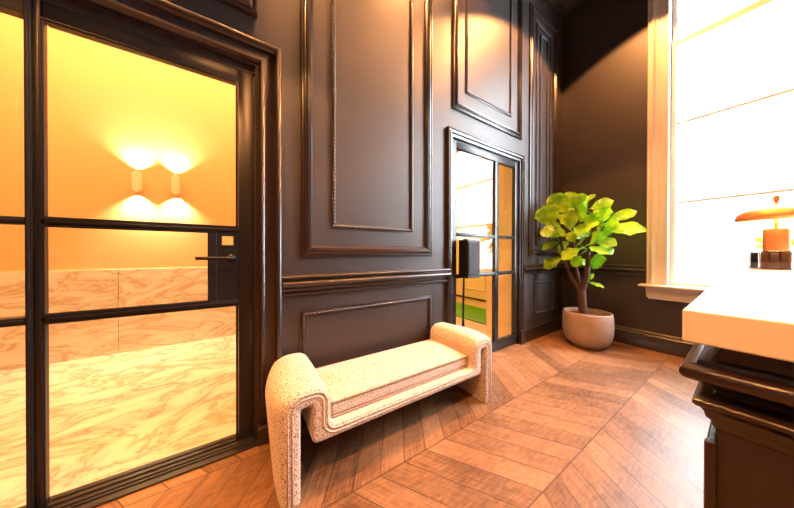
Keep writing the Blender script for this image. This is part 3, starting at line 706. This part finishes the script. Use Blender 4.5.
# ------------------------------------------------------------------ reception counter
CZ = 1.0
cn = empty('reception_counter', (-.08, .66, 0), math.radians(1.1)); tag(cn, 'dark panelled reception counter with moulded cornice at the right edge', 'counter')
CW, CL = 1.15, 2.62
def rect_sweep(bm, x0, y0, x1, y1, prof):
    """sweep prof [(outward, z)] around the rectangle"""
    rings = [[bm.verts.new(p) for p in ((x0 - d, y0 - d, z), (x1 + d, y0 - d, z), (x1 + d, y1 + d, z), (x0 - d, y1 + d, z))] for d, z in prof]
    for A, B in zip(rings, rings[1:]):
        for k in range(4): bm.faces.new((A[k], A[(k + 1) % 4], B[(k + 1) % 4], B[k]))
    bm.faces.new(rings[0]); bm.faces.new(rings[-1])
bx0, by0, bx1, by1 = .036, .052, CW - .05, CL - .06
bm = bmesh.new(); box(bm, (bx0, by0, 0), (bx1, by1, .80)); rect_sweep(bm, bx0, by0, bx1, by1, [(0, 0), (.02, 0), (.02, .12), (.012, .135), (.0, .14)])
obj('body', bm, WALL, cn)
bm = bmesh.new()
pr = [(0, .785), (.004, .790), (.006, .800), (.012, .806), (.014, .816), (.018, .822)] + [(.018 + .009 * math.cos(math.radians(a)), .832 + .009 * math.sin(math.radians(a))) for a in (-60, -20, 20, 60)] + \
     [(.016, .843), (.006, .846), (.001, .852), (.003, .858), (.012, .866), (.020, .870)] + [(.026 + .015 * math.cos(math.radians(a)), .886 + .015 * math.sin(math.radians(a))) for a in (-70, -40, -10, 20, 50, 80)] + [(.022, .902), (.020, .908), (.006, .911), (.0, .922), (-.006, .944)]
rect_sweep(bm, bx0, by0, bx1, by1, pr)
obj('cornice', bm, TRIM, cn, autos=40)
bm = boxes([((.022, .044, .0), (.036, .060, .760)), ((.024, .050, .0), (.0355, CL - .1, .760))], .003)
frame_loop(bm, Wall((0, by0, 0), (1, 0, 0), (0, -1, 0)), .12, bx1 - .06, .20, .69, panel_prof(.05, .02))
obj('side_panel', bm, TRIM, cn)
bm = boxes([((0, 0, CZ - .057), (CW, CL, CZ))], .003)
top = obj('countertop', bm, COUNTER, cn); top['label'] = 'thick white stone slab'

# copper mushroom lamp
LX, LY = .040, 2.98
lp = empty('table_lamp', (LX, LY, CZ)); tag(lp, 'copper mushroom table lamp with domed shade on the counter', 'lamp')
bm = bmesh.new(); lathe(bm, [(0, 0), (.050, 0), (.052, .003), (.052, .262), (.050, .266), (0, .266)], seg=40); obj('base', bm, COPPER, lp, autos=40)
bm = bmesh.new(); tube(bm, [(0, 0, .262), (0, 0, .455)], .009, 14); obj('stem', bm, COPPER, lp, smooth=True)
bm = bmesh.new()
dome = [(.150, .318), (.160, .324), (.163, .338), (.160, .354), (.150, .374), (.130, .394), (.095, .410), (.050, .419), (.0, .421)]
lathe(bm, dome + [(0, .416), (.05, .414), (.095, .405), (.128, .389), (.146, .370), (.154, .350), (.154, .332), (.150, .318)], seg=48); obj('lamp_shade', bm, COPPER, lp, smooth=True)
bm = bmesh.new(); lathe(bm, [(.151, .324), (.150, .334), (0, .338), ], seg=40); o = obj('diffuser', bm, emit('lamp_glow', (1.0, .72, .32), 2.2), lp); o['label'] = 'glowing cream diffuser'
bm = bmesh.new(); lathe(bm, [(0, .448), (.013, .448), (.0135, .452), (.0135, .482), (.012, .485), (0, .485)], seg=24); obj('finial', bm, COPPER, lp, autos=40)
add_light('table_lamp_bulb', 'POINT', (LX, LY, CZ + .30), 3, (1, .6, .25), shadow_soft_size=.03)

# clear glass block stand before the lamp
gb = empty('glass_card_stand', (.02, 2.80, CZ)); tag(gb, 'clear glass block stand with four compartments before the copper lamp', 'glass stand')
GL2 = glass_mat('thick_glass', (.62, .58, .54), 1.5)
for k in range(5):
    x = -.075 + k * .0355
    obj('divider', boxes([((x - .0025, -.03, 0), (x + .0025, .03, .115))], .001), GL2, gb)
for y in (-.03, .03): obj('side_panel', boxes([((-.077, y - .002, 0), (.07, y + .002, .115))], .001), GL2, gb)
obj('base', boxes([((-.078, -.033, 0), (.071, .033, .006))], .001), GL2, gb)
for k, c in enumerate(((.03, .025, .022), (.62, .28, .16), (.75, .60, .40), (.70, .42, .15))):
    m_ = mat('card_%s' % ('charcoal', 'terracotta', 'cream', 'ochre')[k], c, .5, .4)
    o = tag(obj('card_stack', boxes([((.02 - .071 + k * .0355, 2.786, CZ + .007), (.02 - .071 + k * .0355 + .027, 2.812, CZ + .104))], .001), m_), '%s card stack in the %s compartment of the glass stand' % (('charcoal', 'terracotta', 'cream', 'ochre')[k], ('leftmost', 'second', 'third', 'rightmost')[k]), 'card stack', 'cards in the glass stand')

# small leafy plant behind the lamp
sp = empty('leafy_plant', (.06, 3.16, CZ)); tag(sp, 'small yellow green leafy plant behind the copper lamp', 'potted plant')
bm = bmesh.new(); lathe(bm, [(0, 0), (.030, 0), (.038, .06), (.040, .09), (.036, .09), (.034, .07), (0, .07)], seg=24); obj('pot', bm, POT, sp, autos=50)
bm = bmesh.new(); O_ = Vector((.06, 3.16, CZ))
for k in range(12):
    a = k * 2.4; e = Vector((math.cos(a) * .11, math.sin(a) * .06, .10 + .022 * (k % 7)))
    s = Vector((0, 0, .07)); mid = e * .55 + Vector((0, 0, .06))
    leaf(O_ + mid, O_ + e + Vector((0, 0, .02)), 1.0, k); tube(bm, [s, s * .4 + mid * .6, mid], .002, 6)
obj('foliage', bm, LEAF, sp, smooth=True)

# ------------------------------------------------------------------ outside
o = obj('ground_outside', boxes([((-14, 4.14, -.6), (14, 30, -.5))]), STREET); tag(o, 'pale paved street outside the window', 'ground', kind='structure')
bd = empty('building', (0, 15, -.5)); tag(bd, 'pale building across the street outside the window', 'building')
obj('facade', boxes([((-13, 0, 0), (13, 1, 7.4))]), FACADE, bd)
for i in range(-5, 6):
    for z in (.9, 4.0):
        f = obj('window', boxes([((i * 2.2 - .55, -.04, z), (i * 2.2 + .55, .02, z + 1.9))]), FGLASS, bd)
        obj('window_frame', boxes([((i * 2.2 - .60, -.07, z - .08), (i * 2.2 + .60, -.03, z)), ((i * 2.2 - .03, -.07, z), (i * 2.2 + .03, -.03, z + 1.9)), ((i * 2.2 - .55, -.07, z + .9), (i * 2.2 + .55, -.03, z + .96))]), FACADE, f)
